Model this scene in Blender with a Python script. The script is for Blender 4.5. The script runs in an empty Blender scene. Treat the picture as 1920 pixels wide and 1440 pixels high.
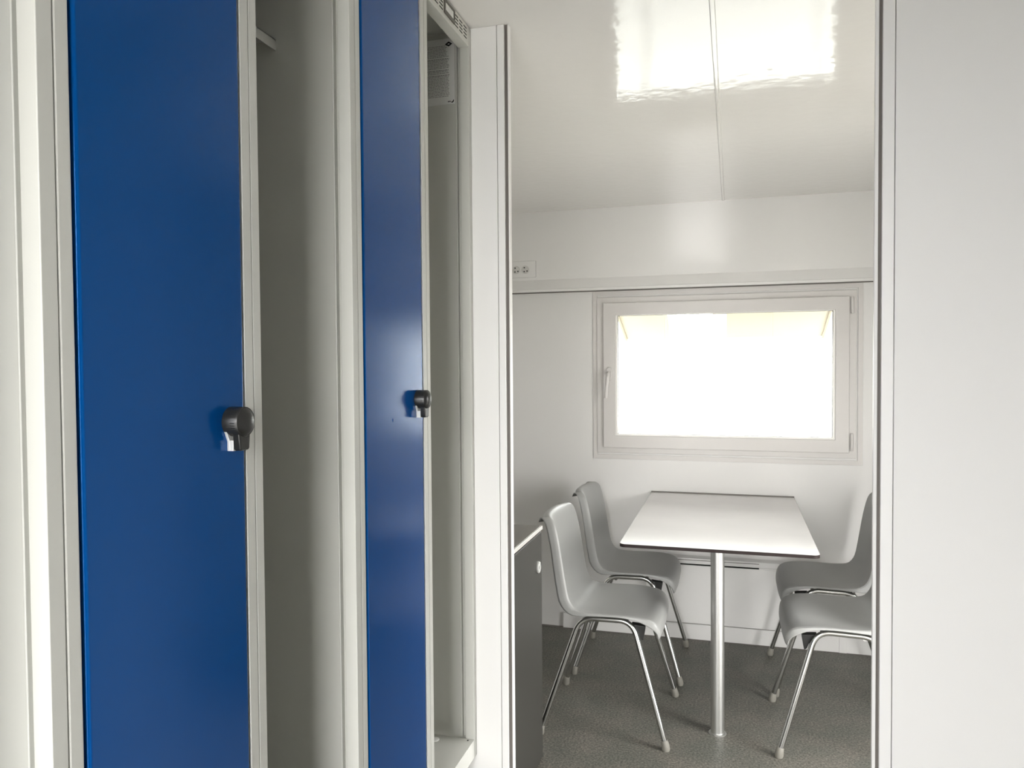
import bpy, bmesh, math
from mathutils import Vector, Matrix

C = bpy.context.scene.collection
S = bpy.context.scene

# ------------------------------------------------------------------ camera
cam_d = bpy.data.cameras.new('camera')
cam = bpy.data.objects.new('camera', cam_d)
C.objects.link(cam)
cam_d.sensor_fit = 'HORIZONTAL'
cam_d.sensor_width = 36.0
cam_d.lens = 36.0 * 1423.23 / 1920.0
cam_d.clip_start = 0.02
RT = Vector((0.96031478, 0.27882492, -0.00722372))
UP = Vector((-5.28859e-04, 2.77192e-02, 9.99615608e-01))
FW = Vector((-0.27891798, 0.95994183, -0.02676666))
m = Matrix((RT, UP, -FW)).transposed().to_4x4()
m.translation = (0, 0, 1.40)
cam.matrix_world = m
S.camera = cam

# ------------------------------------------------------------------ world, light, exposure
w = bpy.data.worlds.new('world')
S.world = w
w.use_nodes = True
nt = w.node_tree
bg = nt.nodes['Background']
bg.inputs['Color'].default_value = (1.0, 0.992, 0.985, 1)
bg.inputs['Strength'].default_value = 12.0

S.view_settings.view_transform = 'Standard'
S.view_settings.look = 'None'
S.view_settings.gamma = 1.0
S.view_settings.use_curve_mapping = False
S.view_settings.exposure = 0.55


def portal(name, loc, rot, sx, sy):
    l = bpy.data.lights.new(name, 'AREA')
    l.shape = 'RECTANGLE'
    l.size = sx
    l.size_y = sy
    l.cycles.is_portal = True
    o = bpy.data.objects.new(name, l)
    o.location = loc
    o.rotation_euler = rot
    C.objects.link(o)
    return o


# ------------------------------------------------------------------ dimensions (metres)
ZC = 2.20          # ceiling
YB = 3.92          # back wall of the day room
YP = 1.735         # partition between corridor and day room
XL, XR = -1.25, 1.10
YR = -0.55         # rear wall behind the camera
XF = -0.60         # locker fronts

portal('daylight_portal_back_window', (-0.055, YB + 0.16, 1.34), (math.radians(-90), 0, 0), 1.1, 0.68)
portal('daylight_portal_entrance', (-0.34, YR - 0.09, 0.96), (math.radians(90), 0, 0), 0.56, 1.92)
portal('daylight_portal_added_opening', (XR + 0.07, 2.21, 0.875), (0, math.radians(90), 0), 1.45, 0.70)  # serves the unseen opening added in the right wall


# ------------------------------------------------------------------ materials
def mat(name, color, rough=0.5, metal=0.0, spec=0.5, noise=0.0, nscale=40, bump=0.0, bscale=80, ior=1.5, coat=0.0):
    M = bpy.data.materials.new(name)
    M.use_nodes = True
    n = M.node_tree
    b = n.nodes['Principled BSDF']
    b.inputs['Base Color'].default_value = (*color, 1)
    b.inputs['Roughness'].default_value = rough
    b.inputs['Metallic'].default_value = metal
    b.inputs['IOR'].default_value = ior
    b.inputs['Specular IOR Level'].default_value = spec
    b.inputs['Coat Weight'].default_value = coat
    tc = n.nodes.new('ShaderNodeTexCoord')
    if noise:
        t = n.nodes.new('ShaderNodeTexNoise')
        t.inputs['Scale'].default_value = nscale
        t.inputs['Detail'].default_value = 4
        n.links.new(tc.outputs['Object'], t.inputs['Vector'])
        r = n.nodes.new('ShaderNodeValToRGB')
        r.color_ramp.elements[0].position = 0.3
        r.color_ramp.elements[1].position = 0.7
        r.color_ramp.elements[0].color = (*[c * (1 - noise) for c in color], 1)
        r.color_ramp.elements[1].color = (*[min(1, c * (1 + noise)) for c in color], 1)
        n.links.new(t.outputs['Fac'], r.inputs['Fac'])
        n.links.new(r.outputs['Color'], b.inputs['Base Color'])
    if bump:
        t = n.nodes.new('ShaderNodeTexNoise')
        t.inputs['Scale'].default_value = bscale
        n.links.new(tc.outputs['Object'], t.inputs['Vector'])
        bp = n.nodes.new('ShaderNodeBump')
        bp.inputs['Strength'].default_value = bump
        bp.inputs['Distance'].default_value = 0.002
        n.links.new(t.outputs['Fac'], bp.inputs['Height'])
        n.links.new(bp.outputs['Normal'], b.inputs['Normal'])
    return M


M_ceil = mat('glossy_white_ceiling', (0.81, 0.795, 0.765), rough=0.085, bump=0.30, bscale=26, spec=0.3)
M_wall = mat('white_wall_panel', (0.78, 0.77, 0.75), rough=0.30, bump=0.04, bscale=14, spec=0.35)
M_wallup = mat('glossy_white_upper_wall', (0.82, 0.81, 0.788), rough=0.13, bump=0.03, bscale=8, spec=1.0)
M_part = mat('white_partition', (0.90, 0.892, 0.872), rough=0.40)
M_trim = mat('white_trim', (0.80, 0.79, 0.768), rough=0.35)
M_win = mat('white_plastic_window', (0.66, 0.637, 0.612), rough=0.30)
M_seal_shadow = mat('grey_seal_and_shadow', (0.16, 0.145, 0.13), rough=0.6)
M_gapshade = mat('dark_gap_shade', (0.03, 0.03, 0.028), rough=0.6)
M_lock = mat('light_grey_powder_coat', (0.60, 0.602, 0.56), rough=0.42, bump=0.05, bscale=900)
M_blue = mat('blue_powder_coat', (0.0, 0.056, 0.235), rough=0.14, bump=0.05, bscale=900, spec=0.65)
M_blue.node_tree.nodes['Principled BSDF'].inputs['Specular Tint'].default_value = (0.15, 0.45, 1.0, 1)
M_black = mat('black_plastic', (0.014, 0.014, 0.013), rough=0.32)
M_dark = mat('dark_opening', (0.008, 0.008, 0.007), rough=0.9)
M_chrome = mat('chrome', (0.60, 0.60, 0.585), rough=0.13, metal=1.0)
M_satin = mat('satin_zinc', (0.70, 0.70, 0.68), rough=0.45, metal=0.5)
M_alu = mat('brushed_steel_post', (0.70, 0.70, 0.68), rough=0.40, metal=1.0)
M_chair = mat('grey_plastic_shell', (0.325, 0.327, 0.315), rough=0.40, bump=0.06, bscale=700)
M_foot = mat('grey_plastic_foot', (0.22, 0.21, 0.18), rough=0.6)
M_top = mat('pale_grey_laminate', (0.62, 0.60, 0.58), rough=0.16, noise=0.03, nscale=5, ior=1.55)
M_edge = mat('dark_brown_laminate_core', (0.022, 0.014, 0.013), rough=0.6, spec=0.3)
M_cab = mat('anthracite_cabinet', (0.052, 0.05, 0.045), rough=0.36, bump=0.05, bscale=600)
M_cabtop = mat('dark_worktop', (0.10, 0.09, 0.075), rough=0.25, noise=0.15, nscale=60)
M_strip = mat('pale_metal_strip', (0.75, 0.74, 0.70), rough=0.3, metal=0.2)
M_paper = mat('paper', (0.80, 0.80, 0.78), rough=0.7)
M_ink = mat('grey_ink', (0.24, 0.24, 0.235), rough=0.8)
M_inkb = mat('black_ink', (0.006, 0.006, 0.006), rough=0.7)
M_facade = mat('white_facade', (0.68, 0.68, 0.67), rough=0.6)
M_facfr = mat('pale_grey_door_frame', (0.50, 0.50, 0.49), rough=0.6)
M_cream = mat('cream_flap', (0.395, 0.362, 0.29), rough=0.6)
M_creame = mat('cream_flap_edge', (0.30, 0.26, 0.20), rough=0.6)
M_bounce = mat('pale_bounce_ground', (0.43, 0.425, 0.41), rough=0.9, noise=0.08, nscale=2)
M_ground = mat('pale_gravel', (0.25, 0.235, 0.20), rough=0.9, noise=0.2, nscale=12)


def floor_mat():
    M = bpy.data.materials.new('speckled_grey_linoleum')
    M.use_nodes = True
    n = M.node_tree
    b = n.nodes['Principled BSDF']
    b.inputs['Roughness'].default_value = 0.5
    tc = n.nodes.new('ShaderNodeTexCoord')
    t = n.nodes.new('ShaderNodeTexNoise')
    t.inputs['Scale'].default_value = 130
    t.inputs['Detail'].default_value = 5
    t.inputs['Roughness'].default_value = 0.7
    n.links.new(tc.outputs['Object'], t.inputs['Vector'])
    r = n.nodes.new('ShaderNodeValToRGB')
    e = r.color_ramp.elements
    e[0].position = 0.36
    e[0].color = (0.065, 0.065, 0.057, 1)
    e[1].position = 0.66
    e[1].color = (0.27, 0.265, 0.235, 1)
    k = e.new(0.5)
    k.color = (0.145, 0.143, 0.126, 1)
    n.links.new(t.outputs['Fac'], r.inputs['Fac'])
    t2 = n.nodes.new('ShaderNodeTexNoise')
    t2.inputs['Scale'].default_value = 7
    t2.inputs['Detail'].default_value = 3
    n.links.new(tc.outputs['Object'], t2.inputs['Vector'])
    r2 = n.nodes.new('ShaderNodeValToRGB')
    r2.color_ramp.elements[0].position = 0.35
    r2.color_ramp.elements[0].color = (0.82, 0.84, 0.80, 1)
    r2.color_ramp.elements[1].position = 0.7
    r2.color_ramp.elements[1].color = (1.08, 1.02, 0.98, 1)
    n.links.new(t2.outputs['Fac'], r2.inputs['Fac'])
    mx = n.nodes.new('ShaderNodeMix')
    mx.data_type = 'RGBA'
    mx.blend_type = 'MULTIPLY'
    mx.inputs['Factor'].default_value = 1
    n.links.new(r.outputs['Color'], mx.inputs['A'])
    n.links.new(r2.outputs['Color'], mx.inputs['B'])
    n.links.new(mx.outputs['Result'], b.inputs['Base Color'])
    return M


def glass_mat():
    M = bpy.data.materials.new('window_glass')
    M.use_nodes = True
    n = M.node_tree
    n.nodes.remove(n.nodes['Principled BSDF'])
    out = n.nodes['Material Output']
    tr = n.nodes.new('ShaderNodeBsdfTransparent')
    tr.inputs['Color'].default_value = (0.93, 0.95, 0.94, 1)
    gl = n.nodes.new('ShaderNodeBsdfGlossy')
    gl.inputs['Roughness'].default_value = 0.0
    fr = n.nodes.new('ShaderNodeFresnel')
    fr.inputs['IOR'].default_value = 1.45
    mx = n.nodes.new('ShaderNodeMixShader')
    n.links.new(fr.outputs[0], mx.inputs[0])
    n.links.new(tr.outputs[0], mx.inputs[1])
    n.links.new(gl.outputs[0], mx.inputs[2])
    n.links.new(mx.outputs[0], out.inputs['Surface'])
    return M


M_floor = floor_mat()
M_glass = glass_mat()


# ------------------------------------------------------------------ mesh helpers
def box(bm, x0, x1, y0, y1, z0, z1):
    vs = [bm.verts.new(p) for p in ((x0, y0, z0), (x1, y0, z0), (x1, y1, z0), (x0, y1, z0),
                                    (x0, y0, z1), (x1, y0, z1), (x1, y1, z1), (x0, y1, z1))]
    for f in ((3, 2, 1, 0), (4, 5, 6, 7), (0, 1, 5, 4), (1, 2, 6, 5), (2, 3, 7, 6), (3, 0, 4, 7)):
        bm.faces.new([vs[i] for i in f])


def frame(bm, x0, x1, z0, z1, w0, y0, y1):
    """rectangular ring in the XZ plane, mitred"""
    o = [(x0, z0), (x1, z0), (x1, z1), (x0, z1)]
    i = [(x0 + w0, z0 + w0), (x1 - w0, z0 + w0), (x1 - w0, z1 - w0), (x0 + w0, z1 - w0)]
    V = [[bm.verts.new((p[0], y, p[1])) for p in ring] for ring, y in ((o, y0), (i, y0), (o, y1), (i, y1))]
    for k in range(4):
        j = (k + 1) % 4
        bm.faces.new((V[0][k], V[0][j], V[1][j], V[1][k]))
        bm.faces.new((V[2][j], V[2][k], V[3][k], V[3][j]))
        bm.faces.new((V[0][j], V[0][k], V[2][k], V[2][j]))
        bm.faces.new((V[1][k], V[1][j], V[3][j], V[3][k]))


def prism(bm, pts, axis, a, b):
    """closed polygon (2-D pts) extruded along an axis from a to b"""
    def P(p, t):
        if axis == 'x':
            return (t, p[0], p[1])
        if axis == 'y':
            return (p[0], t, p[1])
        return (p[0], p[1], t)
    A = [bm.verts.new(P(p, a)) for p in pts]
    B = [bm.verts.new(P(p, b)) for p in pts]
    bm.faces.new(A)
    bm.faces.new(B[::-1])
    n = len(pts)
    for k in range(n):
        j = (k + 1) % n
        bm.faces.new((A[j], A[k], B[k], B[j]))


def lathe(bm, prof, origin, axis='z', seg=32):
    """prof = [(radius, height)...] revolved about an axis through origin"""
    o = Vector(origin)
    rings = []
    for r, h in prof:
        ring = []
        for k in range(seg):
            a = 2 * math.pi * k / seg
            u, v = r * math.cos(a), r * math.sin(a)
            if axis == 'z':
                p = Vector((u, v, h))
            elif axis == 'x':
                p = Vector((h, u, v))
            else:
                p = Vector((u, h, v))
            ring.append(bm.verts.new(o + p))
        rings.append(ring)
    for a, b in zip(rings, rings[1:]):
        for k in range(seg):
            j = (k + 1) % seg
            bm.faces.new((a[k], a[j], b[j], b[k]))
    bm.faces.new(rings[0][::-1])
    bm.faces.new(rings[-1])


def tube(bm, pts, r, seg=14, caps=True):
    pts = [Vector(p) for p in pts]
    rings = []
    prev = None
    for k, p in enumerate(pts):
        if k == 0:
            t = (pts[1] - p).normalized()
        elif k == len(pts) - 1:
            t = (p - pts[-2]).normalized()
        else:
            t = ((pts[k + 1] - p).normalized() + (p - pts[k - 1]).normalized()).normalized()
        if prev is None:
            ref = Vector((0, 1, 0)) if abs(t.y) < 0.9 else Vector((1, 0, 0))
            n = t.cross(ref).normalized()
        else:
            n = (prev - t * prev.dot(t)).normalized()
        prev = n
        b = t.cross(n)
        rr = r[k] if isinstance(r, (list, tuple)) else r
        rings.append([bm.verts.new(p + (n * math.cos(2 * math.pi * q / seg) + b * math.sin(2 * math.pi * q / seg)) * rr) for q in range(seg)])
    for a, b2 in zip(rings, rings[1:]):
        for q in range(seg):
            j = (q + 1) % seg
            bm.faces.new((a[q], a[j], b2[j], b2[q]))
    if caps:
        bm.faces.new(rings[0][::-1])
        bm.faces.new(rings[-1])


def fillet(pts, r, n=7):
    """round the inner corners of a polyline"""
    pts = [Vector(p) for p in pts]
    out = [pts[0]]
    for k in range(1, len(pts) - 1):
        p = pts[k]
        a = (pts[k - 1] - p).normalized()
        b = (pts[k + 1] - p).normalized()
        A = p + a * r
        B = p + b * r
        for q in range(n + 1):
            t = q / n
            out.append(A * (1 - t) ** 2 + p * 2 * t * (1 - t) + B * t * t)
    out.append(pts[-1])
    return out


def obj(name, bm, m_, parent=None, bevel=0.0, smooth=False, segs=2):
    bmesh.ops.recalc_face_normals(bm, faces=bm.faces[:])
    me = bpy.data.meshes.new(name)
    bm.to_mesh(me)
    bm.free()
    me.materials.append(m_)
    o = bpy.data.objects.new(name, me)
    C.objects.link(o)
    if parent is not None:
        o.parent = parent
        # parts are built in world space: undo the parent's place
        pw = Matrix.Identity(4)
        q = parent
        chain = []
        while q is not None:
            chain.append(q.matrix_basis.copy())
            q = q.parent
        for b in reversed(chain):
            pw = pw @ b
        me.transform(pw.inverted())
    if bevel:
        md = o.modifiers.new('bevel', 'BEVEL')
        md.width = bevel
        md.segments = segs
        md.limit_method = 'ANGLE'
        md.harden_normals = True
        smooth = True
    if smooth:
        for p in me.polygons:
            p.use_smooth = True
        if not bevel:
            try:
                me.set_sharp_from_angle(angle=math.radians(40))
            except Exception:
                pass
    return o


def thing(name, label, cat, loc=(0, 0, 0), group=None):
    o = bpy.data.objects.new(name, None)
    o.empty_display_size = 0.1
    o.location = loc
    C.objects.link(o)
    return tag(o, label, cat, group)


def tag(o, label, cat, group=None):
    o['label'] = label
    o['category'] = cat
    if group:
        o['group'] = group
    return o


def struct(name, bm, m_, **k):
    o = obj(name, bm, m_, **k)
    if o.parent is None:
        o['kind'] = 'structure'
    return o


def BM():
    return bmesh.new()


def one_box(*a):
    b = BM()
    box(b, *a)
    return b


# ================================================================== ROOM SHELL
T = 0.10
struct('floor', one_box(XL - T, XR + T, YR - T, YB + T, -0.10, 0.0), M_floor)
struct('ceiling', one_box(XL - T, XR + T, YR - T, YB + T, ZC, ZC + 0.1), M_ceil)
struct('wall_left', one_box(XL - T, XL, YR - T, YB + T, 0, ZC), M_wall)

# back wall with the window opening; its upper panel is a separate smoother sheet
WX0, WX1, WZ0, WZ1 = -0.676, 0.566, 0.935, 1.739
b = BM()
box(b, XL, WX0, YB, YB + T, 0, ZC)
box(b, WX1, XR, YB, YB + T, 0, ZC)
box(b, WX0, WX1, YB, YB + T, 0, WZ0)
box(b, WX0, WX1, YB, YB + T, WZ1, ZC)
struct('wall_back', b, M_wall)
struct('wall_back_upper', one_box(XL, XR, YB - 0.004, YB, 1.84, ZC), M_wallup)

# right wall, with an unseen opening added to light the day room
b = BM()
ry0, ry1, rz0, rz1 = 1.86, 2.56, 0.15, 1.60     # added opening, out of view right of the doorway, lets daylight in
box(b, XR, XR + T, YR - T, ry0, 0, ZC)
box(b, XR, XR + T, ry1, YB + T, 0, ZC)
box(b, XR, XR + T, ry0, ry1, 0, rz0)
box(b, XR, XR + T, ry0, ry1, rz1, ZC)
struct('wall_right', b, M_wall)

# rear wall with the open entrance doorway
b = BM()
dx0, dx1, dz1 = -0.62, -0.06, 1.92
box(b, XL, dx0, YR - T, YR, 0, ZC)
box(b, dx1, XR, YR - T, YR, 0, ZC)
box(b, dx0, dx1, YR - T, YR, dz1, ZC)
struct('wall_rear', b, M_wall)

# partition: a left column and the big right panel, full height
PT = 0.020
PXL, PXR = -0.5365, 0.3225
struct('wall_partition_left', one_box(XL, PXL, YP, YP + PT, 0, ZC), M_part, bevel=0.0012)
struct('wall_partition_right', one_box(PXR, XR, YP, YP + PT, 0, ZC), M_part, bevel=0.0012)
# jamb profiles: pale strip, dark rubber seal, thin white nose, left and right
# left
b = BM()
box(b, PXL + 0.0012, -0.5180, YP - 0.0012, YP + PT, 0, ZC)
struct('trim_1', b, M_part, bevel=0.0015)
b = BM()
box(b, -0.5180, -0.5105, YP + 0.006, YP + PT - 0.004, 0, ZC)
struct('trim_2', b, M_seal_shadow)
b = BM()
box(b, -0.5105, -0.5075, YP + 0.003, YP + PT, 0, ZC)
struct('trim_3', b, M_part, bevel=0.001)
# right
b = BM()
prism(b, [(PXR - 0.0014, YP + 0.001), (0.2985, YP + 0.004), (0.2985, YP + PT), (PXR - 0.0014, YP + PT)], 'z', 0, ZC)
struct('trim_4', b, M_part, bevel=0.0012)
b = BM()
box(b, 0.2920, 0.2985, YP + 0.012, YP + PT - 0.004, 0, ZC)
struct('trim_5', b, M_seal_shadow)
b = BM()
box(b, 0.2850, 0.2920, YP + 0.008, YP + PT, 0, ZC)
struct('trim_6', b, M_part, bevel=0.001)

# ceiling joint strip (flat cover profile running down the ceiling)
b = BM()
prism(b, [(-0.0508, ZC), (-0.0490, ZC - 0.0035), (-0.0442, ZC - 0.0050), (-0.0394, ZC - 0.0035), (-0.0376, ZC)], 'y', YR, YB - 0.004)
struct('trim_7', b, M_ceil, smooth=True)

# cable duct / ledge along the back wall above the window
b = BM()
prism(b, [(YB, 1.776), (YB - 0.026, 1.776), (YB - 0.026, 1.789), (YB - 0.022, 1.7905), (YB - 0.004, 1.842), (YB, 1.842)], 'x', XL, XR)
struct('trim_8', b, M_trim)
b = BM()
box(b, XL, XR, YB - 0.020, YB, 1.7715, 1.776)
struct('trim_shadow_gap', b, M_seal_shadow)  # dark strip in place of the shadow gap under the ledge

# baseboard duct along the back wall
o = struct('baseboard_back', one_box(-0.86, XR, YB - 0.022, YB, 0, 0.080), M_trim, bevel=0.0015)
obj('joint_cover', one_box(0.492, 0.525, YB - 0.0255, YB - 0.022, 0, 0.080), M_trim, o, bevel=0.0008)
# thin cove line where the floor meets the wall
struct('baseboard_gap', one_box(XL, XR, YB - 0.0262, YB - 0.004, 0, 0.0035), M_seal_shadow)

# ================================================================== WINDOW
win = bpy.data.objects.new('window_1', None)
win.location = (-0.055, YB, 1.34)
C.objects.link(win)
win['kind'] = 'structure'
b = BM()
frame(b, -0.697, 0.594, 0.9035, 1.7705, 0.0225, YB - 0.006, YB)
obj('casing', b, M_win, win, bevel=0.0008)
b = BM()
frame(b, WX0 + 0.001, WX1 - 0.001, WZ0 + 0.001, WZ1 - 0.001, 0.060, YB - 0.012, YB + 0.060)
obj('frame', b, M_win, win, bevel=0.002)
b = BM()
frame(b, -0.640, 0.532, 0.9635, 1.708, 0.0625, YB - 0.028, YB + 0.045)
obj('sash', b, M_win, win, bevel=0.003)
b = BM()
prs = 0.010
frame(b, -0.5785, 0.4705, 1.0245, 1.6530, prs, YB - 0.022, YB + 0.008)
obj('glazing_bead', b, mat('bright_white_bead', (0.88, 0.86, 0.82), rough=0.3), win, bevel=0.002)
b = BM()
frame(b, -0.570, 0.462, 1.0330, 1.6445, 0.0030, YB - 0.004, YB + 0.010)
obj('gasket', b, M_seal_shadow, win)
obj('pane', one_box(-0.569, 0.461, YB + 0.010, YB + 0.014, 1.034, 1.6435), M_glass, win)
for zc_, h in ((1.665, 0.078), (1.0155, 0.084)):
    b = BM()
    hh = h / 2
    lathe(b, [(0.0062, -hh), (0.0070, -hh + 0.003), (0.0070, -hh + 0.014), (0.0064, -hh + 0.0145), (0.0064, -hh + 0.016),
              (0.0070, -hh + 0.0165), (0.0070, hh - 0.015), (0.0064, hh - 0.0145), (0.0064, hh - 0.013), (0.0070, hh - 0.0125),
              (0.0070, hh - 0.002), (0.0055, hh)], (0.5440, YB - 0.024, zc_), 'z', 20)
    obj('hinge', b, M_win, win, smooth=True)
# handle: rounded rosette with a cranked lever
b = BM()
pts = []
hx, hz = -0.6085, 1.343
for k in range(32):
    a = 2 * math.pi * k / 32
    pts.append((hx + 0.0135 * math.cos(a), hz + (0.0215 if math.sin(a) > 0 else -0.0215) + 0.0135 * math.sin(a)))
prism(b, pts, 'y', YB - 0.037, YB - 0.028)
hd = obj('handle', b, M_win, win, bevel=0.003)
b = BM()
tube(b, [(hx - 0.001, YB - 0.036, hz + 0.008), (hx - 0.001, YB - 0.052, hz + 0.006), (hx - 0.002, YB - 0.064, hz - 0.004),
         (hx - 0.004, YB - 0.070, hz - 0.030), (hx - 0.008, YB - 0.071, hz - 0.065), (hx - 0.012, YB - 0.068, hz - 0.105), (hx - 0.0135, YB - 0.066, hz - 0.122)],
     [0.0080, 0.0085, 0.0095, 0.0092, 0.0088, 0.0090, 0.0080], 16)
obj('lever', b, M_win, win, smooth=True)


# ================================================================== OUTSIDE THE WINDOW
struct('ground', one_box(-30, 30, 1.0, 30, -0.75, -0.65), M_ground)
struct('ground_rear_bounce', one_box(-30, 30, -30, 1.0, -0.75, -0.65), M_bounce)  # unseen ground behind, made paler to bounce daylight in at the entrance
fl = thing('window_flap', 'cream sloping flap hung in two panels just outside the window', 'shutter', (-0.05, YB + T, 1.66))
for fx0, fx1 in ((-0.60, -0.335), (-0.10, 0.478)):
    b = BM()
    y0_, z0_ = YB + T + 0.015, 1.68
    y1_, z1_ = YB + T + 0.43, 1.68 - 0.33 * 0.43
    prism(b, [(y0_, z0_), (y1_, z1_), (y1_, z1_ + 0.012), (y0_, z0_ + 0.012)], 'x', fx0, fx1)
    p = obj('flap_panel', b, M_cream, fl)
    b = BM()
    prism(b, [(y0_, z0_ - 0.012), (y1_, z1_ - 0.012), (y1_, z1_), (y0_, z0_)], 'x', *((fx0, fx0 + 0.012) if fx0 < -0.5 else (fx1 - 0.012, fx1)))
    obj('edge_batten', b, M_creame, p)
b = BM()
box(b, -0.60, 0.478, YB + T + 0.001, YB + T + 0.016, 1.68, 1.70)
obj('hinge_rail', b, M_creame, fl)

YF = 7.0
fc = thing('site_container', 'white site container standing opposite, seen overexposed through the window', 'container', (0, YF + 1.2, -0.65))
b = BM()
box(b, -6, 6, YF, YF + 2.4, -0.65, 2.3)
obj('container_wall', b, M_facade, fc)
b = BM()
for k in range(60):
    x = -1.0 + k * 0.1
    if x < 0.55:
        box(b, x, x + 0.012, YF - 0.006, YF, -0.5, 0.95)
obj('cladding_groove', b, mat('groove', (0.6, 0.6, 0.58), rough=0.7), fc)
for (xa, xb, zt) in ((-2.2, -0.72, 1.50), (0.66, 1.60, 1.46)):
    b = BM()
    frame(b, xa, xb, -0.45, zt, 0.012, YF - 0.02, YF)
    frame(b, xa + 0.055, xb - 0.055, -0.395, zt - 0.055, 0.008, YF - 0.02, YF)
    d_ = obj('container_door', b, M_facfr, fc)
    b = BM()
    lathe(b, [(0.022, 0), (0.022, -0.03), (0.014, -0.035)], ((xa + 0.13) if xa > 0 else (xb - 0.13), YF - 0.002, 0.80), 'y', 16)
    obj('door_knob', b, M_facfr, d_, smooth=True)

# ================================================================== LOCKERS
LZ0, LZ1 = 0.445, 2.197
ZFL = 0.490      # locker floor
ZRL = 2.150      # underside of the top rail
XBK = -1.10
PITCH = 0.587


def locker(y0, label, knob=True, dent=False):
    L = thing('locker', label, 'locker', (-0.85, y0 + PITCH / 2, 0), 'light grey lockers with blue doors in one row')
    Y = lambda s: y0 + s
    t = 0.0012
    g = 0.0006
    # carcass
    b = BM()
    box(b, XBK, XF - 0.002, Y(g), Y(g) + t, LZ0, LZ1)
    box(b, XBK, XF - 0.002, Y(PITCH - g) - t, Y(PITCH - g), LZ0, LZ1)
    box(b, XBK, XBK + t, Y(g), Y(PITCH - g), LZ0, LZ1)
    box(b, XBK, XF - 0.002, Y(g), Y(PITCH - g), LZ1 - t, LZ1)
    obj('carcass', b, M_lock, L)
    obj('floor_plate', one_box(XBK + t, XF - 0.0003, Y(0.0176), Y(0.5684), ZFL - 0.002, ZFL), M_lock, L)
    obj('divider', one_box(XBK + t, XF - 0.003, Y(0.2955), Y(0.2970), ZFL, LZ1 - t), M_lock, L)
    # stiles
    b = BM()
    box(b, XF - 0.030, XF, Y(g), Y(0.0175), LZ0, LZ1)
    obj('stile', b, M_lock, L, bevel=0.0022, segs=3)
    b = BM()
    box(b, XF - 0.028, XF, Y(0.2785), Y(0.2955), ZFL - 0.03, ZRL + 0.02)
    box(b, XF - 0.028, XF - 0.002, Y(0.2955), Y(0.2970), ZFL - 0.03, ZRL + 0.02)
    box(b, XF - 0.028, XF, Y(0.2970), Y(0.3135), ZFL - 0.03, ZRL + 0.02)
    obj('centre_stile', b, M_lock, L, bevel=0.0008)
    b = BM()
    box(b, XF - 0.0220, XF, Y(0.5685), Y(PITCH - g), LZ0, LZ1)
    box(b, XF - 0.0320, XF - 0.0220, Y(0.5810), Y(PITCH - g), ZFL, LZ1)
    box(b, XF - 0.0350, XF - 0.0320, Y(0.5725), Y(PITCH - g), ZFL, LZ1)
    obj('stile', b, M_lock, L, bevel=0.0012)
    # rails
    obj('top_rail', one_box(XF - 0.026, XF, Y(0.0175), Y(0.5685), ZRL, LZ1), M_lock, L, bevel=0.001)
    obj('bottom_rail', one_box(XF - 0.028, XF, Y(0.0175), Y(0.5685), LZ0, ZFL - 0.0022), M_lock, L, bevel=0.0018)
    # ventilation slots and label holders on the top rail
    for c in (0.148, 0.4405):
        for side in (-1, 1):
            b = BM()
            for k in range(3):
                cy = c + side * (0.0475 + k * 0.0285)
                for r in range(4):
                    cz = 2.1638 + r * 0.0077
                    box(b, XF - 0.001, XF + 0.0003, Y(cy - 0.0100), Y(cy + 0.0100), cz - 0.0013, cz + 0.0013)
            obj('ventilation_slots', b, M_dark, L)
    for c in (0.148, 0.4405):
        b = BM()
        za, zb = 2.1605, 2.1915
        ya, yb = Y(c - 0.032), Y(c + 0.032)
        for a in ((ya, yb, za, za + 0.008), (ya, yb, zb - 0.005, zb), (ya, ya + 0.006, za + 0.008, zb - 0.005), (yb - 0.006, yb, za + 0.008, zb - 0.005)):
            box(b, XF + 0.0002, XF + 0.003, *a)
        h = obj('label_holder', b, mat('dark_label_frame', (0.10, 0.095, 0.08), rough=0.4), L)
        obj('blank_card', one_box(XF + 0.0002, XF + 0.0012, ya + 0.006, yb - 0.006, za + 0.008, zb - 0.005), M_paper, h)
    # hat shelf with folded front lip
    b = BM()
    box(b, XBK + t, -0.748, Y(0.2975), Y(PITCH - g) - t, 1.953, 1.9545)
    box(b, -0.7495, -0.748, Y(0.2975), Y(PITCH - g) - t, 1.9365, 1.9545)
    obj('hat_shelf', b, M_lock, L)
    # door (left compartment, closed)
    b = BM()
    box(b, XF - 0.018, XF + 0.0005, Y(0.0215), Y(0.2755), ZFL + 0.004, ZRL - 0.003)
    if dent:
        bmesh.ops.create_uvsphere(b, u_segments=16, v_segments=10, radius=0.0042,
                                  matrix=Matrix.Translation((XF - 0.0022, 1.2785, 1.2975)) @ Matrix.Diagonal((0.9, 1, 1.2, 1)))
    D = obj('door', b, M_blue, L, bevel=0.0045, segs=4)
    # dark sheet standing in for the shade behind the door gap
    obj('door_gap_shade', one_box(XF - 0.0275, XF - 0.0265, Y(0.0178), Y(0.2783), ZFL + 0.001, ZRL - 0.001), M_gapshade, L)
    # turning lock: teardrop barrel, domed face, chrome hasp
    ky, kz = Y(0.2475), 1.3305
    r = 0.0185
    pts = []
    for k in range(29):
        a = math.radians(-52 + (360 - 76) * k / 28)
        pts.append((ky + r * math.cos(a), kz + r * math.sin(a)))
    pts += [(ky - 0.0095, kz - 0.033), (ky - 0.0080, kz - 0.0355), (ky + 0.0080, kz - 0.0355), (ky + 0.0095, kz - 0.033)]
    b = BM()
    prism(b, pts, 'x', XF + 0.0100, XF + 0.0205)
    obj('turning_lock', b, M_black, D, bevel=0.0022, segs=3)
    b = BM()
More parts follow.
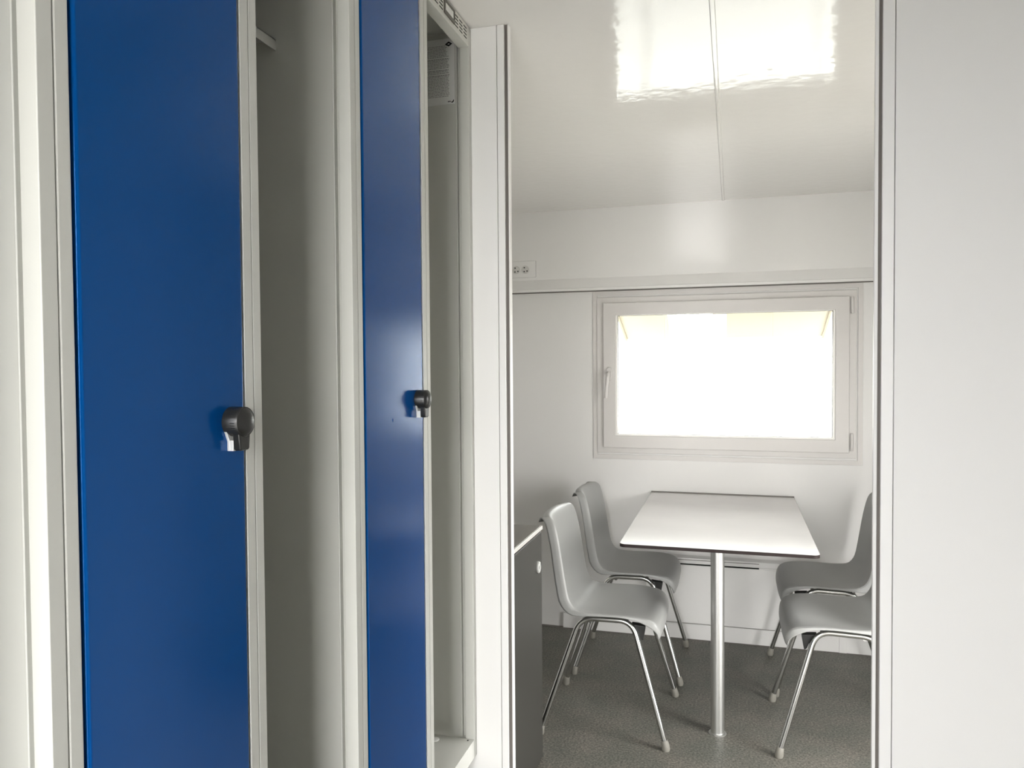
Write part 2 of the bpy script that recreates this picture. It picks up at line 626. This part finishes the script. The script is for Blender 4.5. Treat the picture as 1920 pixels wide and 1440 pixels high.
    lathe(b, [(r, 0.0), (r, 0.0205), (r * 0.965, 0.0214), (r * 0.93, 0.0210), (r * 0.90, 0.0216), (r * 0.78, 0.0236), (r * 0.60, 0.0252), (r * 0.3, 0.0264), (0.0006, 0.0267)], (XF + 0.0006, ky, kz), 'x', 40)
    obj('lock_cap', b, M_black, D, smooth=True)
    b = BM()
    prism(b, [(ky - 0.0150, kz - 0.010), (ky - 0.0085, kz - 0.0245), (ky - 0.0085, kz - 0.036), (ky - 0.0010, kz - 0.036), (ky - 0.0010, kz - 0.010)], 'x', XF + 0.0006, XF + 0.0045)
    prism(b, [(ky - 0.0085, kz - 0.0225), (ky - 0.0085, kz - 0.036), (ky - 0.0010, kz - 0.036), (ky - 0.0010, kz - 0.0225)], 'x', XF + 0.0045, XF + 0.0095)
    prism(b, [(ky + 0.0025, kz - 0.0130), (ky + 0.0025, kz - 0.036), (ky + 0.0085, kz - 0.036), (ky + 0.0110, kz - 0.0130)], 'x', XF + 0.0006, XF + 0.0060)
    obj('hasp', b, M_satin, D, bevel=0.0006)
    if dent:   # this door stands a hair inward of its frame
        hp = Vector((XF, Y(0.0215), 0)) - L.location
        D.matrix_basis = Matrix.Translation(hp) @ Matrix.Rotation(math.radians(0.35), 4, 'Z') @ Matrix.Translation(-hp)
    # screw hole in the sill, legs below
    b = BM()
    lathe(b, [(0.0022, 0), (0.0022, 0.0006)], (XF - 0.014, Y(0.560), ZFL), 'z', 12)
    obj('screw_hole', b, M_dark, L)
    for lx in (-1.06, -0.68):
        for ly in (0.07, PITCH - 0.07):
            obj('leg', one_box(lx - 0.0125, lx + 0.0125, Y(ly) - 0.0125, Y(ly) + 0.0125, 0, LZ0), M_lock, L, bevel=0.001)
    return L


locker(-0.026, 'light grey metal locker whose far frame and open side show at the left edge', dent=False)
locker(0.561, 'metal locker with the wide blue door and black turning lock, nearest fully seen one')
locker(1.148, 'metal locker beside the doorway, blue door with bright window glare and small dent', dent=True)

# instruction sheet stuck inside the far compartment
YS = 1.148 + PITCH - 0.0006 - 0.0012
sh = tag(obj('instruction_sheet', one_box(-0.742, -0.6415, YS - 0.0008, YS - 0.0001, 2.026, 2.183), M_paper),
         'grey printed instruction sheet stuck on the side wall inside the open locker', 'notice')
b = BM()
import random
random.seed(4)
z = 2.166
yy = (YS - 0.0011, YS - 0.0008)
row = 0
while z > 2.045:
    x1_ = -0.6600 if row < 7 else -0.6545
    x1_ -= random.random() * 0.004
    x = -0.738
    heavy = row in (8, 15, 18)
    while x < x1_:
        wl = random.uniform(0.003, 0.009)
        box(b, x, min(x + wl, x1_), *yy, z - (0.0011 if heavy else 0.0006), z + 0.0006)
        x += wl + 0.0013
    z -= 0.0052 if row in (7, 14, 17) else 0.0036
    row += 1
obj('print_lines', b, M_ink, sh)
b = BM()
cx, cz = -0.6560, 2.1695
o_ = [(cx - 0.0095, cz), (cx, cz + 0.0060), (cx + 0.0095, cz), (cx, cz - 0.0060)]
i_ = [(cx - 0.0036, cz), (cx, cz + 0.0016), (cx + 0.0036, cz), (cx, cz - 0.0016)]
for k in range(4):
    j = (k + 1) % 4
    prism(b, [o_[k], o_[j], i_[j], i_[k]], 'y', yy[0], yy[1])
obj('diamond_emblem', b, M_inkb, sh)
b = BM()
cx, cz = -0.6475, 2.0335
prism(b, [(cx - 0.0035, cz), (cx - 0.0015, cz - 0.0030), (cx + 0.0040, cz + 0.0035), (cx + 0.0040, cz - 0.0010), (cx + 0.0005, cz - 0.0045), (cx - 0.0030, cz - 0.0035)], 'y', yy[0], yy[1])
for k in range(3):
    box(b, cx - 0.0115 + k * 0.0025, cx - 0.0098 + k * 0.0025, *yy, cz - 0.0025, cz + 0.0005)
obj('small_mark', b, M_inkb, sh)

b = BM()
lathe(b, [(0.0095, 0), (0.0105, 0.001), (0.0100, 0.003), (0.0070, 0.0042), (0.0010, 0.0045)], (-0.6915, 1.689, ZFL), 'z', 24)
tag(obj('plastic_plug', b, mat('off_white_plastic', (0.8, 0.8, 0.76), rough=0.4), smooth=True), 'small round white plug lying on the floor of the open locker', 'plug')

# ================================================================== SOCKET BOX
sb = thing('double_socket', 'white twin power socket box on the upper back wall beside the door jamb', 'socket', (-1.085, YB, 1.857))
b = BM()
box(b, -1.155, -1.000, YB - 0.012, YB - 0.0041, 1.857, 1.944)
obj('socket_plate', b, M_wallup, sb, bevel=0.002)
for sx in (-1.1075, -1.0570):
    b = BM()
    lathe(b, [(0.0205, -0.0122), (0.0215, -0.0140), (0.0215, -0.0150), (0.0190, -0.0150), (0.0180, -0.0128)], (sx, YB, 1.8985), 'y', 32)
    s_ = obj('socket_insert', b, mat('socket_grey', (0.64, 0.63, 0.6), rough=0.4), sb, smooth=True)
    b = BM()
    for k, a in enumerate((118, 237, 322)):
        px_, pz_ = sx + 0.0120 * math.cos(math.radians(a)), 1.8985 + 0.0120 * math.sin(math.radians(a))
        lathe(b, [(0.0036, -0.0138), (0.0036, -0.0127)], (px_, YB, pz_), 'y', 12)
    obj('pin_holes', b, M_dark, s_)

# ================================================================== CONVECTOR HEATER
ht = thing('convector_heater', 'flat white convector heater on the back wall under the table', 'heater', (0.0, YB, 0.08))
b = BM()
box(b, -0.42, 0.44, YB - 0.060, YB, 0.095, 0.389)
obj('heater_body', b, M_trim, ht, bevel=0.004)
b = BM()
box(b, -0.42, 0.44, YB - 0.064, YB - 0.001, 0.396, 0.4245)
obj('heater_top', b, M_trim, ht, bevel=0.003)
b = BM()
box(b, -0.38, 0.125, YB - 0.0600, YB - 0.030, 0.389, 0.396)
obj('air_outlet', b, M_dark, ht)
obj('end_filler', one_box(0.125, 0.44, YB - 0.0625, YB - 0.030, 0.3892, 0.3958), M_trim, ht)
obj('end_filler', one_box(-0.42, -0.38, YB - 0.0625, YB - 0.030, 0.3892, 0.3958), M_trim, ht)
b = BM()
box(b, -0.38, 0.125, YB - 0.0648, YB - 0.060, 0.414, 0.417)
obj('upper_slot', b, M_seal_shadow, ht)

# ================================================================== TABLE
tb = thing('dining_table', 'pale grey laminate table with dark edges on one steel post under the window', 'table', (-0.054, 2.93, 0))
TX0, TX1, TY0, TY1, TZ = -0.3980, 0.2885, 2.755, 3.915, 0.740


def roundrect(x0, x1, y0, y1, r):
    pts = [(x1, y1), (x0, y1)]
    for cx_, cy_, a0 in ((x0 + r, y0 + r, 180), (x1 - r, y0 + r, 270)):
        for k in range(7):
            a = math.radians(a0 + 15 * k)
            pts.append((cx_ + r * math.cos(a), cy_ + r * math.sin(a)))
    return pts


b = BM()
prism(b, roundrect(TX0, TX1, TY0, TY1, 0.022), 'z', TZ - 0.0125, TZ - 0.0010)
obj('table_core', b, M_edge, tb, smooth=False)
b = BM()
prism(b, roundrect(TX0 + 0.0008, TX1 - 0.0008, TY0 + 0.0008, TY1 - 0.0008, 0.0215), 'z', TZ - 0.0010, TZ)
obj('tabletop', b, M_top, tb)
b = BM()
box(b, TX0, TX1, TY1 - 0.010, TY1, TZ, TZ + 0.004)
obj('wall_joint', b, M_seal_shadow, tb)
b = BM()
lathe(b, [(0.0250, 0.003), (0.0250, TZ - 0.0125)], (-0.0535, 2.932, 0), 'z', 40)
ps = obj('table_post', b, M_alu, tb, smooth=True)
b = BM()
lathe(b, [(0.0330, 0), (0.0330, 0.002), (0.0300, 0.0045), (0.0250, 0.005)], (-0.0535, 2.932, 0), 'z', 40)
obj('base_ring', b, M_alu, ps, smooth=True)
obj('wall_bracket', one_box(TX0 + 0.06, TX1 - 0.06, YB - 0.035, YB - 0.001, TZ - 0.050, TZ - 0.0125), M_trim, tb, bevel=0.001)

# ================================================================== CABINET
CXF, CY0, CY1 = -0.648, YP + 0.055, 2.590
cb = thing('base_cabinet', 'anthracite base cabinet with pale front edge strip, just inside the doorway', 'cabinet', (-0.95, 2.18, 0))
b = BM()
box(b, XL + 0.002, CXF - 0.019, CY0, CY1, 0, 0.806)
obj('body', b, M_cab, cb)
cd_ = obj('door', one_box(CXF - 0.018, CXF, CY0 + 0.002, CY1, 0.002, 0.806), M_cab, cb, bevel=0.0012)
obj('worktop', one_box(XL + 0.002, CXF - 0.004, CY0, CY1, 0.8065, 0.8265), M_cabtop, cb)
obj('edge_strip', one_box(CXF - 0.004, CXF + 0.004, CY0, CY1 + 0.002, 0.8150, 0.8275), M_strip, cb, bevel=0.001)
b = BM()
lathe(b, [(0.0200, 0.0), (0.0205, 0.003), (0.0190, 0.0070), (0.0150, 0.0085), (0.0140, 0.0060), (0.0060, 0.0055), (0.0055, 0.0085), (0.0005, 0.0088)],
      (CXF, 2.532, 0.694), 'x', 36)
obj('round_lock', b, M_satin, cd_, smooth=True)


# ================================================================== CHAIRS
def spline(pts, n):
    """Catmull-Rom resample of a list of tuples to n points"""
    P = [Vector(p) for p in pts]
    P = [P[0] * 2 - P[1]] + P + [P[-1] * 2 - P[-2]]
    out = []
    m_ = len(P) - 3
    for k in range(n):
        u = k / (n - 1) * m_
        i = min(int(u), m_ - 1)
        t = u - i
        a, b_, c, d = P[i:i + 4]
        out.append(0.5 * ((2 * b_) + (c - a) * t + (2 * a - 5 * b_ + 4 * c - d) * t * t + (-a + 3 * b_ - 3 * c + d) * t ** 3))
    return out


def chair_shell():
    # stations: (centre x, centre z, half width, edge lift forward (x), edge lift up (z), flange drop x, flange drop z)
    st = [
        (-0.262, 0.800, 0.140, 0.022, -0.008, -0.020, -0.004),
        (-0.244, 0.812, 0.158, 0.026, -0.004, -0.030, -0.002),
        (-0.226, 0.800, 0.176, 0.030, 0.0, -0.034, 0.0),
        (-0.216, 0.765, 0.186, 0.034, 0.0, -0.034, 0.0),
        (-0.206, 0.700, 0.191, 0.038, 0.0, -0.034, 0.0),
        (-0.193, 0.620, 0.193, 0.038, 0.0, -0.036, 0.0),
        (-0.178, 0.550, 0.193, 0.034, 0.003, -0.036, -0.006),
        (-0.158, 0.495, 0.194, 0.026, 0.010, -0.034, -0.014),
        (-0.120, 0.458, 0.196, 0.014, 0.016, -0.020, -0.020),
        (-0.065, 0.446, 0.199, 0.004, 0.020, -0.003, -0.011),
        (0.000, 0.444, 0.201, 0.0, 0.021, 0.0, -0.006),
        (0.070, 0.448, 0.203, 0.0, 0.018, 0.0, -0.006),
        (0.130, 0.455, 0.202, 0.0, 0.008, 0.0, -0.012),
        (0.175, 0.456, 0.196, 0.0, -0.002, 0.0, -0.026),
        (0.202, 0.442, 0.188, -0.004, -0.008, -0.004, -0.026),
        (0.212, 0.415, 0.178, -0.006, -0.010, -0.008, -0.016),
        (0.210, 0.392, 0.166, -0.006, -0.004, -0.006, -0.006),
    ]
    NV = 46
    S_ = spline([s[:3] for s in st], NV)
    E1 = spline([(s[3], s[4], 0) for s in st], NV)
    E2 = spline([(s[5], s[6], 0) for s in st], NV)
    # cross-section: dished pan, tight crease, then a flat flange turned back
    half = [('pan', k / 16.0) for k in range(1, 17)] + [('fl', 0.06), ('fl', 0.16), ('fl', 0.45), ('fl', 0.8), ('fl', 1.0)]
    sect = [(-1, h) for h in half[::-1]] + [(1, ('pan', 0.0))] + [(1, h) for h in half]
    bm = BM()
    grid = []
    for k in range(NV):
        cx_, cz_, hw = S_[k]
        row_ = []
        for sg, (kind, s) in sect:
            if kind == 'pan':
                y = hw * s
                f = s ** 2.4
                x_, z_ = cx_ + E1[k][0] * f, cz_ + E1[k][1] * f
            else:
                y = hw + 0.0045 * min(1.0, s / 0.16) + 0.002 * s
                x_ = cx_ + E1[k][0] + E2[k][0] * s
                z_ = cz_ + E1[k][1] + E2[k][1] * s
            row_.append(bm.verts.new((x_, sg * y, z_)))
        grid.append(row_)
    for a, b_ in zip(grid, grid[1:]):
        for q in range(len(a) - 1):
            bm.faces.new((a[q], a[q + 1], b_[q + 1], b_[q]))
    return bm


def make_chair(label):
    root = thing('stacking_chair', label, 'chair', (0, 0, 0), 'grey shell chairs at the table')
    sh_ = obj('seat_shell', chair_shell(), M_chair, root, smooth=True)
    md = sh_.modifiers.new('thickness', 'SOLIDIFY')
    md.thickness = 0.0045
    md.offset = 0
    for sgn in (-1, 1):
        yt, yf = 0.184 * sgn, 0.232 * sgn
        top = [(-0.235, yf, 0.022), (-0.092, yt, 0.4400), (0.104, yt, 0.4440), (0.228, yf, 0.022)]
        path = fillet(top, 0.052, 9)
        b = BM()
        tube(b, path, 0.0100, 16)
        fr = obj('leg_frame', b, M_chrome, root, smooth=True)
        for fx, lean in ((-0.235, -1), (0.228, 1)):
            b = BM()
            dirv = (Vector((lean * 0.30, sgn * 0.145, -1))).normalized()
            tube(b, [Vector((fx, yf, 0.022)) - dirv * 0.014, Vector((fx, yf, 0.022)) - dirv * 0.012, Vector((fx, yf, 0.022)), Vector((fx + lean * .002, yf, 0.008)), Vector((fx + lean * .0025, yf, 0.0))],
                 [0.0105, 0.0125, 0.0140, 0.0155, 0.0130], 16)
            obj('foot_cap', b, M_foot, fr, smooth=True)
        b = BM()
        prism(b, [(0.100, 0.432), (0.152, 0.428), (0.148, 0.402), (0.143, 0.374), (0.135, 0.378), (0.127, 0.397)], 'y', yt * 0.82, yt * 0.985)
        obj('stacking_lug', b, M_black, root, bevel=0.002)
    for x_, z_ in ((-0.055, 0.4325), (0.080, 0.4355)):
        b = BM()
        tube(b, [(x_, -0.184, z_), (x_, 0.184, z_)], 0.0085, 12)
        obj('cross_bar', b, M_chrome, root, smooth=True)
    return root


def copy_tree(o, parent=None):
    c = o.copy()
    C.objects.link(c)
    c.parent = parent
    for ch in list(o.children):
        copy_tree(ch, c)
    return c


ch = make_chair('grey plastic chair at the left of the table, nearer the camera beside the cabinet')
spots = [(-0.460, 2.980, 0.0, None),
         (-0.448, 3.562, 0.0, 'grey plastic chair at the left of the table, farther one by the back wall'),
         (0.389, 3.040, 180.0, 'grey plastic chair at the right of the table, nearer one cut by the jamb'),
         (0.404, 3.557, 180.0, 'grey plastic chair at the right of the table, farther one under the window corner')]
proto_children = ch
for x, y, a, lab in spots[1:]:
    c = copy_tree(ch)
    c.location = (x, y, 0)
    c.rotation_euler = (0, 0, math.radians(a))
    c['label'] = lab
ch.location = (spots[0][0], spots[0][1], 0)
